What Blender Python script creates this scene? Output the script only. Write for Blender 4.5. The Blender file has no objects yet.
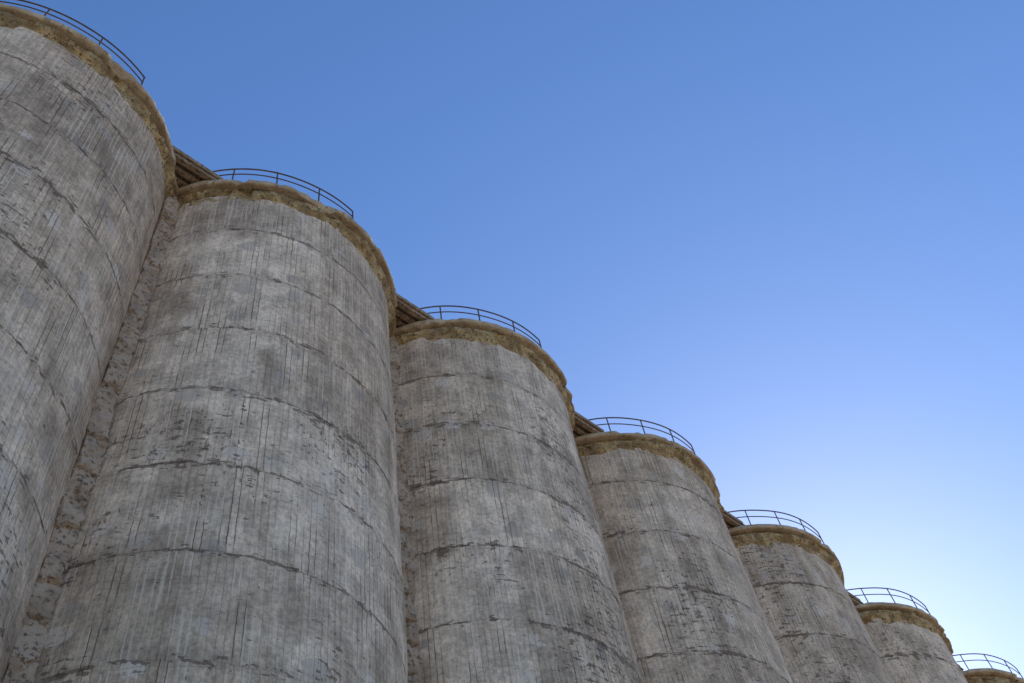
import bpy, math, numpy as np
from mathutils import Vector, Matrix
sc=bpy.context.scene
GZ=1.6
H=34.0+GZ; X0=0.206; D=19.241; S=9.5014; RL=5.487; R=5.14
N=10; K0=-1
LIFT=2.9
class NT:
    def __init__(s,m): s.t=m.node_tree; s.n=s.t.nodes; s.l=s.t.links
    def add(s,ty,**k):
        n=s.n.new(ty)
        for a,b in k.items(): setattr(n,a,b)
        return n
    def put(s,sock,v):
        if isinstance(v,bpy.types.NodeSocket): s.l.new(v,sock)
        elif v is not None: sock.default_value=v
    def m(s,op,a,b=None,c=None,clamp=False):
        n=s.add('ShaderNodeMath',operation=op,use_clamp=clamp)
        s.put(n.inputs[0],a); s.put(n.inputs[1],b)
        if c is not None: s.put(n.inputs[2],c)
        return n.outputs[0]
    def ss(s,x,a,b,lo=0.,hi=1.):
        n=s.add('ShaderNodeMapRange',interpolation_type='SMOOTHSTEP')
        s.put(n.inputs[0],x)
        for i,v in zip((1,2,3,4),(a,b,lo,hi)): s.put(n.inputs[i],v)
        return n.outputs[0]
    def xyz(s,x,y,z=0.):
        n=s.add('ShaderNodeCombineXYZ'); s.put(n.inputs[0],x); s.put(n.inputs[1],y); s.put(n.inputs[2],z); return n.outputs[0]
    def noise(s,v,scale=1.,detail=2.,rough=.5,dim='2D'):
        n=s.add('ShaderNodeTexNoise',noise_dimensions=dim); s.put(n.inputs['Vector'],v)
        n.inputs['Scale'].default_value=scale; n.inputs['Detail'].default_value=detail; n.inputs['Roughness'].default_value=rough
        return n.outputs[0]
    def vor(s,v,scale=1.,rnd=1.,feature='F1'):
        n=s.add('ShaderNodeTexVoronoi',feature=feature,voronoi_dimensions='2D'); s.put(n.inputs['Vector'],v)
        n.inputs['Scale'].default_value=scale; n.inputs['Randomness'].default_value=rnd
        return n
    def white(s,v):
        n=s.add('ShaderNodeTexWhiteNoise',noise_dimensions='2D'); s.put(n.inputs['Vector'],v); return n.outputs['Value']
    def mix(s,f,a,b,bt='MIX'):
        n=s.add('ShaderNodeMix',data_type='RGBA',blend_type=bt)
        s.put(n.inputs[0],f); s.put(n.inputs[6],a); s.put(n.inputs[7],b); return n.outputs[2]
    def mul(q,c,x):
        n=q.add('ShaderNodeVectorMath',operation='SCALE'); q.put(n.inputs[0],c); q.put(n.inputs[3],x); return n.outputs[0]
def newmat(name,rough=.9):
    m=bpy.data.materials.new(name); m.use_nodes=True
    b=m.node_tree.nodes['Principled BSDF']; b.inputs['Roughness'].default_value=rough
    b.inputs['Specular IOR Level'].default_value=.2
    return m,NT(m),b
def bump(q,b,h,dist=1.,st=1.):
    n=q.add('ShaderNodeBump'); n.inputs['Strength'].default_value=st; n.inputs['Distance'].default_value=dist
    q.put(n.inputs['Height'],h); q.l.new(n.outputs[0],b.inputs['Normal'])

def concrete():
    m,q,b=newmat('board_marked_concrete',.95)
    uv=q.add('ShaderNodeUVMap'); uv.uv_map='UVMap'
    sp=q.add('ShaderNodeSeparateXYZ'); q.l.new(uv.outputs[0],sp.inputs[0])
    U,V=sp.outputs[0],sp.outputs[1]
    P=uv.outputs[0]
    at=q.add('ShaderNodeAttribute'); at.attribute_name='stain'
    s3=q.add('ShaderNodeSeparateColor'); q.l.new(at.outputs['Color'],s3.inputs[0])
    big,mid,wob=s3.outputs; region=at.outputs['Alpha']
    n5=q.noise(P,4.5,2,.6)
    wv=q.m('MULTIPLY_ADD',q.m('SUBTRACT',wob,.5),.55,q.m('MULTIPLY',q.m('SUBTRACT',n5,.5),.12))
    Vw=q.m('ADD',V,wv)
    def jd(L,off=0.):
        a=q.m('DIVIDE',q.m('ADD',Vw,off),L); return q.m('MULTIPLY',q.m('ABSOLUTE',q.m('SUBTRACT',a,q.m('ROUND',a))),L)
    dj=jd(LIFT); dm=jd(LIFT/4,.12)
    lift=q.m('FLOOR',q.m('DIVIDE',Vw,LIFT))
    jid=q.m('ROUND',q.m('DIVIDE',Vw,LIFT))
    jstr=q.white(q.xyz(jid,q.m('FLOOR',q.m('DIVIDE',U,37.3))))
    lt=q.white(q.xyz(q.m('ADD',lift,.5),q.m('FLOOR',q.m('DIVIDE',U,37.3))))
    ub=q.m('ADD',q.m('DIVIDE',U,.17),q.m('MULTIPLY',lift,.37))
    ubw=q.m('ADD',ub,q.m('MULTIPLY',q.m('SUBTRACT',n5,.5),.26))
    bi=q.m('FLOOR',ubw)
    fr=q.m('ABSOLUTE',q.m('SUBTRACT',q.m('FRACT',ubw),.5))
    bt=q.white(q.xyz(bi,lift))
    gl=q.noise(q.xyz(q.m('MULTIPLY',bi,7.31),q.m('MULTIPLY',V,.25)),1,2,.55)
    gap=q.m('MULTIPLY',q.ss(fr,.34,.48),q.ss(gl,.44,.58))
    crack=q.m('MULTIPLY',q.ss(fr,.39,.46),q.ss(gl,.64,.675))
    lait=q.m('MULTIPLY',q.ss(fr,.18,.42),q.ss(gl,.48,.36))
    streak=q.noise(q.xyz(q.m('MULTIPLY',U,9),q.m('MULTIPLY',V,1.5)),1,2,.6)
    fine=q.noise(P,7,4,.78)
    jn=q.noise(P,1.1,3,.65)
    jw=q.ss(jn,.46,.75,.0,.05)
    jm=q.m('MULTIPLY',q.ss(q.m('SUBTRACT',dj,jw),.020,.0),q.m('MAXIMUM',q.ss(jn,.46,.58),q.m('MULTIPLY',jstr,.6)))
    jm2=q.m('MULTIPLY',q.ss(dm,.022,.0),q.ss(jn,.56,.42))
    near=q.ss(dj,.30,.0,0.,.15)
    reg=q.ss(region,.45,.9,-.05,.08)
    cn=q.noise(q.xyz(q.m('MULTIPLY',U,2.6),q.m('MULTIPLY',V,7.)),1,3,.6)
    chip=q.ss(q.m('ADD',q.m('ADD',cn,near),reg),.685,.705)
    cn2=q.noise(q.xyz(q.m('MULTIPLY',U,8),q.m('MULTIPLY',V,3.)),1,2,.6)
    chip2=q.ss(q.m('ADD',cn2,reg),.725,.745)
    pit=q.ss(fine,.665,.70)
    vo=q.vor(q.xyz(q.m('ADD',U,q.m('MULTIPLY',n5,.45)),q.m('ADD',V,q.m('MULTIPLY',jn,.5))),.75)
    cs=q.add('ShaderNodeSeparateColor'); q.l.new(vo.outputs['Color'],cs.inputs[0])
    pr=q.m('SUBTRACT',vo.outputs['Distance'],q.m('MULTIPLY',cs.outputs[2],.12))
    patch=q.m('MULTIPLY',q.m('MULTIPLY',q.ss(pr,.15,.09),q.ss(fine,.3,.5)),q.m('GREATER_THAN',cs.outputs[0],.50))
    c=q.mix(q.ss(big,.25,.75),(.61,.455,.305,1),(.77,.595,.42,1))
    c=q.mix(q.ss(mid,.40,.80,0,.72),c,(.43,.315,.21,1))
    c=q.mul(c,q.ss(lt,0,1,.92,1.07))
    c=q.mul(c,q.ss(bt,0,1,.92,1.07))
    c=q.mul(c,q.ss(streak,.25,.75,.90,1.10))
    c=q.mul(c,q.ss(fine,.25,.75,.72,1.24))
    c=q.mul(c,q.ss(jn,.3,.7,.80,1.17))
    c=q.mix(q.m('MULTIPLY',patch,.65),c,q.mul((.60,.495,.39),q.ss(cs.outputs[1],0,1,.55,1.35)))
    c=q.mix(q.m('MULTIPLY',lait,.5),c,(.86,.71,.54,1))
    c=q.mix(q.m('MULTIPLY',gap,.50),c,(.28,.19,.125,1))
    c=q.mix(q.ss(dj,.20,.0,0,.10),c,(.34,.24,.16,1))
    for mk,a in((jm2,.33),(jm,.66),(chip,.68),(chip2,.6),(pit,.5),(crack,.75)):
        c=q.mix(q.m('MULTIPLY',mk,a),c,(.14,.092,.058,1))
    q.l.new(c,b.inputs['Base Color'])
    h=q.m('MULTIPLY',fine,.010)
    for x,a in((gap,-.005),(jm,-.02),(chip,-.04),(chip2,-.02),(crack,-.015)):
        h=q.m('MULTIPLY_ADD',x,a,h)
    bump(q,b,h)
    return m
def rough_mat(name,cols,scale,bd,zs=1.,h2=.03,f3=.85,t3=.5):
    m,q,b=newmat(name,.95)
    P=q.add('ShaderNodeNewGeometry').outputs['Position']
    mp=q.add('ShaderNodeMapping'); q.l.new(P,mp.inputs[0]); mp.inputs['Scale'].default_value=(1,1,zs); P=mp.outputs[0]
    n1=q.noise(P,scale,3,.65,'3D'); n2=q.noise(P,scale*4,3,.7,'3D')
    c=q.mix(q.ss(n1,.38,.62),(*cols[0],1),(*cols[1],1))
    c=q.mix(q.ss(n2,t3,t3+.12,0,f3),c,(*cols[2],1))
    q.l.new(c,b.inputs['Base Color'])
    h=q.m('MULTIPLY_ADD',n1,.08,q.m('MULTIPLY',n2,h2)); bump(q,b,h,bd)
    return m
CON=concrete()
RIM=rough_mat('weathered_ledge_mortar',((.31,.20,.09),(.60,.42,.20),(.10,.064,.033)),1.9,1.4,1.,.04,.8,.50)
LIP=rough_mat('ledge_concrete',((.46,.33,.20),(.62,.47,.30),(.24,.16,.09)),1.6,.8,.5,.03,.7,.52)
PIER=rough_mat('rough_joint_concrete',((.58,.44,.31),(.42,.31,.21),(.12,.08,.052)),1.9,1.3,1.,.05,.8,.53)
DECK=rough_mat('walkway_timber',((.42,.295,.185),(.28,.195,.12),(.13,.09,.055)),2.5,.4)
STEEL=rough_mat('rusted_steel',((.10,.075,.06),(.15,.10,.065),(.06,.045,.04)),5,.1)

def vnoise(x,y,seed,per=None):
    T=np.random.default_rng(seed).random((256,256))
    xi=np.floor(x).astype(int); yi=np.floor(y).astype(int); fx=x-xi; fy=y-yi
    fx=fx*fx*(3-2*fx); fy=fy*fy*(3-2*fy)
    a=xi%256; bq=(xi+1)%256; c=yi%256; d=(yi+1)%256
    return (T[a,c]*(1-fx)+T[bq,c]*fx)*(1-fy)+(T[a,d]*(1-fx)+T[bq,d]*fx)*fy-.5
def fbm(x,y,seed,o=4):
    s=0;a=1.
    for i in range(o): s=s+a*vnoise(x*2**i,y*2**i,seed+i*101); a*=.55
    return s
def lathe(name,rad,zz,mat,uvo=(0,0),smooth=True,cap=False,uvr=R):
    rows,seg=rad.shape
    th=np.linspace(0,2*np.pi,seg,endpoint=False)+np.pi/2
    x=rad*np.cos(th); y=rad*np.sin(th)
    co=np.stack([x,y,zz],-1).reshape(-1,3)
    i=np.arange(rows-1)[:,None]; j=np.arange(seg)[None,:]; j2=(j+1)%seg
    f=np.stack([i*seg+j,i*seg+j2,(i+1)*seg+j2,(i+1)*seg+j],-1).reshape(-1,4)
    nf=len(f); nv=len(co)
    me=bpy.data.meshes.new(name)
    me.vertices.add(nv); me.vertices.foreach_set('co',co.ravel().astype(np.float32))
    loops=f.ravel()
    if cap: loops=np.concatenate([loops,(rows-1)*seg+np.arange(seg)])
    me.loops.add(len(loops)); me.loops.foreach_set('vertex_index',loops.astype(np.int32))
    np_=nf+(1 if cap else 0)
    ls=np.arange(nf)*4; lt=np.full(nf,4)
    if cap: ls=np.append(ls,nf*4); lt=np.append(lt,seg)
    me.polygons.add(np_); me.polygons.foreach_set('loop_start',ls.astype(np.int32)); me.polygons.foreach_set('loop_total',lt.astype(np.int32))
    me.polygons.foreach_set('use_smooth',np.full(np_,smooth))
    me.update(calc_edges=True)
    uv=me.uv_layers.new(name='UVMap')
    ua=np.broadcast_to(j/seg*2*np.pi*uvr,(rows-1,seg)); ub=np.broadcast_to((j+1)/seg*2*np.pi*uvr,(rows-1,seg))
    z=zz
    va=z[:-1,:]; vb=np.roll(z[:-1,:],-1,1); vc=np.roll(z[1:,:],-1,1); vd=z[1:,:]
    U=np.stack([ua,va,ub,vb,ub,vc,ua,vd],-1).reshape(-1,2)+np.array(uvo)
    if cap: U=np.concatenate([U,np.zeros((seg,2))])
    uv.data.foreach_set('uv',U.ravel().astype(np.float32))
    me.materials.append(mat)
    o=bpy.data.objects.new(name,me); sc.collection.objects.link(o); return o
def box_mesh(name,boxes,mat,bev=.012):
    import bmesh
    bm=bmesh.new()
    for (cx,cy,cz,sx,sy,sz,rz,rx) in boxes:
        r=bmesh.ops.create_cube(bm,size=1)
        M=Matrix.Translation((cx,cy,cz))@Matrix.Rotation(rz,4,'Z')@Matrix.Rotation(rx,4,'X')@Matrix.Diagonal((sx,sy,sz,1))
        bmesh.ops.transform(bm,matrix=M,verts=r['verts'])
    if bev: bmesh.ops.bevel(bm,geom=list(bm.edges),offset=bev,segments=1,affect='EDGES')
    me=bpy.data.meshes.new(name); bm.to_mesh(me); bm.free(); me.materials.append(mat)
    o=bpy.data.objects.new(name,me); sc.collection.objects.link(o); return o
def tube_path(bmv,pts,r,ns=8):
    V,F=bmv; n=len(pts); base=len(V)
    for i,p in enumerate(pts):
        p=Vector(p); a=Vector(pts[max(i-1,0)]); c=Vector(pts[min(i+1,n-1)])
        t=(c-a).normalized(); up=Vector((0,0,1)) if abs(t.z)<.9 else Vector((1,0,0))
        s=t.cross(up).normalized(); w=s.cross(t)
        for k in range(ns):
            an=2*math.pi*k/ns; V.append(p+s*math.cos(an)*r+w*math.sin(an)*r)
    for i in range(n-1):
        for k in range(ns):
            k2=(k+1)%ns; F.append((base+i*ns+k,base+i*ns+k2,base+(i+1)*ns+k2,base+(i+1)*ns+k))
    F.append(tuple(base+k for k in range(ns))[::-1]); F.append(tuple(base+(n-1)*ns+k for k in range(ns)))

zbot=-.3
for idx in range(N):
    k=K0+idx; cx=X0+k*S; sd=100+idx*17
    e=bpy.data.objects.new('grain_silo',None); sc.collection.objects.link(e); e.location=(cx,D,0)
    zo=.006*(idx%2)
    nb=int(round(2*np.pi*R/.15)); seg=nb*2
    nl=int(H/LIFT)+2
    off=(H-3.3)-math.floor((H-3.3)/LIFT)*LIFT+[0,.3,.15,.0,.4,-.15,.25,.1,-.2,.12][idx]
    zs=set(np.round(np.arange(zbot,H-.5,.20),3).tolist())
    zs=np.array(sorted(zs)); rows=len(zs)
    TH,ZZ=np.meshgrid(np.arange(seg)/seg*2*np.pi*R,zs)
    wob=.5+.9*vnoise(TH*.12,ZZ*.22,sd+50)*.6+.12*vnoise(TH*.6,ZZ*.3,sd+51)
    zw=ZZ-off+(wob-.5)*.55
    li=np.floor(zw/LIFT).astype(int)+4
    T=np.random.default_rng(sd).random((64,nb+2))-.5
    bidx=(np.arange(seg)//2)[None,:]+0*li
    rad=R+T[li,bidx]*.010+(np.random.default_rng(sd+1).random(64)-.5)[li]*.02
    dz=zw-np.round(zw/LIFT)*LIFT
    lip=np.clip(1-np.abs(dz-.03)/.2,0,1)*np.clip(.015+.06*vnoise(TH*1.1,ZZ*.5,sd+2)+.04*vnoise(TH*5,ZZ*3,sd+3),-.02,.05)
    rad+=lip+.06*vnoise(TH*.35,ZZ*.25,sd+4)+.018*vnoise(TH*3.3,ZZ*2.1,sd+5)
    sh=lathe('shell',rad,ZZ,CON,uvo=(37.3*idx+.5,-off+LIFT*40))
    big=.5+fbm(TH*.22,ZZ*.10,sd+60,3)*.8; mid=.5+fbm(TH*.7,ZZ*.45,sd+70,4)*.62+.25*vnoise(TH*2.2,ZZ*.13,sd+80)
    reg=.5+fbm(TH*.3,ZZ*.3,sd+90,3)*.9
    ca=sh.data.color_attributes.new('stain','FLOAT_COLOR','POINT')
    ca.data.foreach_set('color',np.clip(np.stack([big,mid,wob,reg],-1),0,1).ravel().astype(np.float32))
    sh.parent=e
    # ledge: crumbling mortar band under a chipped concrete lip
    seg=1200; th=np.arange(seg)/seg*2*np.pi*RL
    prof=[(-1.08,-.03,.0),(-.92,.02,.08),(-.80,.08,.19),(-.69,.13,.25),(-.59,.17,.26),(-.50,.19,.21),(-.42,.14,.12),(-.35,.06,.05),(-.28,.05,.02)]
    rr=[];zz=[]
    for i,(dz_,dr,am) in enumerate(prof):
        n=vnoise(th*.9,np.full(seg,i*.5),sd+6)+.8*vnoise(th*2.3,np.full(seg,i*.7),sd+7)+.45*vnoise(th*6,np.full(seg,i*.9),sd+8)
        n=np.where(n<-.25,n*1.7,n)
        rr.append(np.maximum(R+dr+am*n,R-.05)); zz.append(H+dz_+(.34*vnoise(th*1.1,np.full(seg,i*.2),sd+9)+.17*vnoise(th*4,np.full(seg,i*.2),sd+19) if i<5 else 0)+np.zeros(seg))
    o=lathe('ledge_mortar',np.array(rr),np.array(zz),RIM); o.parent=e
    rr=[];zz=[]
    for i,(dz_,ro) in enumerate([(-.22,R-.3-RL),(-.25,-.10),(-.25,-.03),(-.21,.0),(-.12,.01),(-.03,.0),(0.,-.03),(0.012,-.25)]):
        chipn=np.clip(vnoise(th*1.3,np.full(seg,i*.15),sd+10)+.5*vnoise(th*4,np.full(seg,i*.3),sd+11)-.15,0,1)
        n=vnoise(th*.5,np.full(seg,.0),sd+12)*.08+vnoise(th*5,np.full(seg,i*.4),sd+13)*.04-(chipn*.8 if 0<i<5 else chipn*.35)
        n=np.maximum(n,-.30)
        rr.append(RL+ro+n); zz.append(H+zo+dz_+.08*vnoise(th*.6,np.full(seg,0.),sd+14)+(.05*vnoise(th*3,np.full(seg,i*.5),sd+15) if i<4 else 0))
    o=lathe('ledge_lip',np.array(rr),np.array(zz),LIP,cap=True); o.parent=e
    V=[];F=[]; Rr=RL-.17; r0=np.random.default_rng(sd+20)
    a0,a1=math.radians(-90-74),math.radians(-90+(21 if k==0 else 9))
    A=np.linspace(a0,a1,44)
    for hz,rt in((1.12,.03),(.68,.024)):
        tube_path((V,F),[(Rr*math.cos(a),Rr*math.sin(a),H+zo+hz+.02*math.sin(a*9+idx)) for a in A],rt)
    for a in np.linspace(a0,a1,6):
        x,y=Rr*math.cos(a),Rr*math.sin(a); lx=r0.normal(0,.03)
        tube_path((V,F),[(x,y,H+zo-.05),(x+lx,y,H+zo+1.13)],.028)
    me=bpy.data.meshes.new('railing'); me.from_pydata([tuple(v) for v in V],[],F); me.materials.append(STEEL)
    o=bpy.data.objects.new('railing',me); sc.collection.objects.link(o); o.parent=e
    nx,nz=37,620; yf=16.72-D
    xs=np.linspace(-.74,.74,nx); zq=np.linspace(zbot,H-.35,nz)
    XX,ZQ=np.meshgrid(xs,zq)
    ch=ZQ/.95+.7*vnoise(XX*1.2,ZQ*.35,sd+29)+.35*vnoise(XX*5,ZQ*.6,sd+28)
    course=np.floor(ch).astype(int)+2
    blk=np.clip(np.floor((XX+.74)/.5+.5*(course%2)+.3*vnoise(XX,ZQ*3,sd+38)).astype(int),0,8)
    T=np.random.default_rng(sd+33).random((200,9))
    fz=np.abs((ch%1)-.5)
    ex=np.abs(XX+.08*vnoise(ZQ*.8,ZQ*0,sd+35)+.06*vnoise(ZQ*4,ZQ*0,sd+36))
    YY=yf+.10*vnoise(XX*1.6,ZQ*1.1,sd+31)+.10*vnoise(XX*4,ZQ*3,sd+32)+.05*vnoise(XX*9,ZQ*8,sd+39)-.12*T[course,blk]+np.clip((fz-.44)/.06,0,1)*.14*np.clip(vnoise(XX*2,ZQ,sd+37)*3+.6,0,1)+np.clip((ex-.28)/.04,0,1)*.9
    co=np.stack([XX+S/2,YY,ZQ],-1).reshape(-1,3)
    fs=[(a*nx+c,a*nx+c+1,(a+1)*nx+c+1,(a+1)*nx+c) for a in range(nz-1) for c in range(nx-1)]
    me=bpy.data.meshes.new('joint_pier'); me.from_pydata(co.tolist(),[],fs); me.materials.append(PIER)
    o=bpy.data.objects.new('joint_pier',me); sc.collection.objects.link(o); o.parent=e
    bx=[]
    for i in range(4):
        bx.append((S/2+r0.normal(0,.05),15.62-D+i*.36,H+.12+.012*i,2.8+r0.normal(0,.1),.20,.16,r0.normal(0,.012),0))
    bx.append((S/2,16.2-D,H+.27,2.6,1.5,.06,0,0))
    bx.append((S/2+r0.normal(0,.04),15.50-D,H+.40,2.3,.06,.17,0,0))
    for xx in(-.9,0,.9): bx.append((S/2+xx,15.56-D,H+.42,.09,.07,.36,0,0))
    o=box_mesh('link_walkway',bx,DECK); o.parent=e

g,q,b=newmat('dry_gravel_ground',.95)
gp=q.add('ShaderNodeNewGeometry').outputs['Position']
n1=q.noise(gp,.08,3,.6); n2=q.noise(gp,3,3,.7)
c=q.mix(q.ss(n1,.35,.65),(.46,.37,.27,1),(.38,.30,.22,1)); c=q.mix(q.ss(n2,.4,.7,0,.5),c,(.50,.42,.33,1))
q.l.new(c,b.inputs['Base Color']); bump(q,b,n2,.05)
me=bpy.data.meshes.new('ground'); me.from_pydata([(-3000,-3000,0),(3000,-3000,0),(3000,3000,0),(-3000,3000,0)],[],[(0,1,2,3)])
me.materials.append(g); o=bpy.data.objects.new('ground',me); sc.collection.objects.link(o)

SAZ,SEL=math.radians(66),math.radians(31)
sdv=Vector((math.sin(SAZ)*math.cos(SEL),math.cos(SAZ)*math.cos(SEL),math.sin(SEL)))
L=bpy.data.lights.new('sun','SUN'); L.energy=5.; L.angle=math.radians(.5); L.color=(1,.92,.80)
lo=bpy.data.objects.new('sun',L); sc.collection.objects.link(lo); lo.rotation_euler=sdv.to_track_quat('Z','Y').to_euler(); lo.location=(60,-20,80)
w=bpy.data.worlds.new('World'); sc.world=w; w.use_nodes=True
nt=w.node_tree; bg=nt.nodes['Background']
sky=nt.nodes.new('ShaderNodeTexSky'); sky.sky_type='NISHITA'; sky.sun_disc=False
sky.sun_elevation=SEL; sky.sun_rotation=SAZ; sky.air_density=1.0; sky.dust_density=.38; sky.ozone_density=1.5; sky.altitude=300
gm=nt.nodes.new('ShaderNodeGamma'); gm.inputs[1].default_value=.92
hs=nt.nodes.new('ShaderNodeHueSaturation'); hs.inputs['Saturation'].default_value=1.18
ml=nt.nodes.new('ShaderNodeMix'); ml.data_type='RGBA'; ml.blend_type='MULTIPLY'; ml.inputs[0].default_value=1; ml.inputs[7].default_value=(.90,1.03,1.27,1)
nt.links.new(sky.outputs[0],gm.inputs[0]); nt.links.new(gm.outputs[0],hs.inputs['Color']); nt.links.new(hs.outputs[0],ml.inputs[6]); nt.links.new(ml.outputs[2],bg.inputs[0]); bg.inputs[1].default_value=.185

a,bq,c=.9164,.9679,-.2256; F=1035.7
f=Vector((math.sin(a)*math.cos(bq),math.cos(a)*math.cos(bq),math.sin(bq)))
r=f.cross(Vector((0,0,1))).normalized(); u=r.cross(f)
r2=r*math.cos(c)+u*math.sin(c); u2=-r*math.sin(c)+u*math.cos(c)
M=Matrix((( r2.x,u2.x,-f.x,0),(r2.y,u2.y,-f.y,0),(r2.z,u2.z,-f.z,GZ),(0,0,0,1)))
cd=bpy.data.cameras.new('camera'); cam=bpy.data.objects.new('camera',cd); sc.collection.objects.link(cam)
cam.matrix_world=M; cd.sensor_width=36; cd.lens=F*36/1024; cd.clip_end=9000; sc.camera=cam
sc.view_settings.view_transform='Standard'; sc.view_settings.look='None'; sc.view_settings.exposure=0
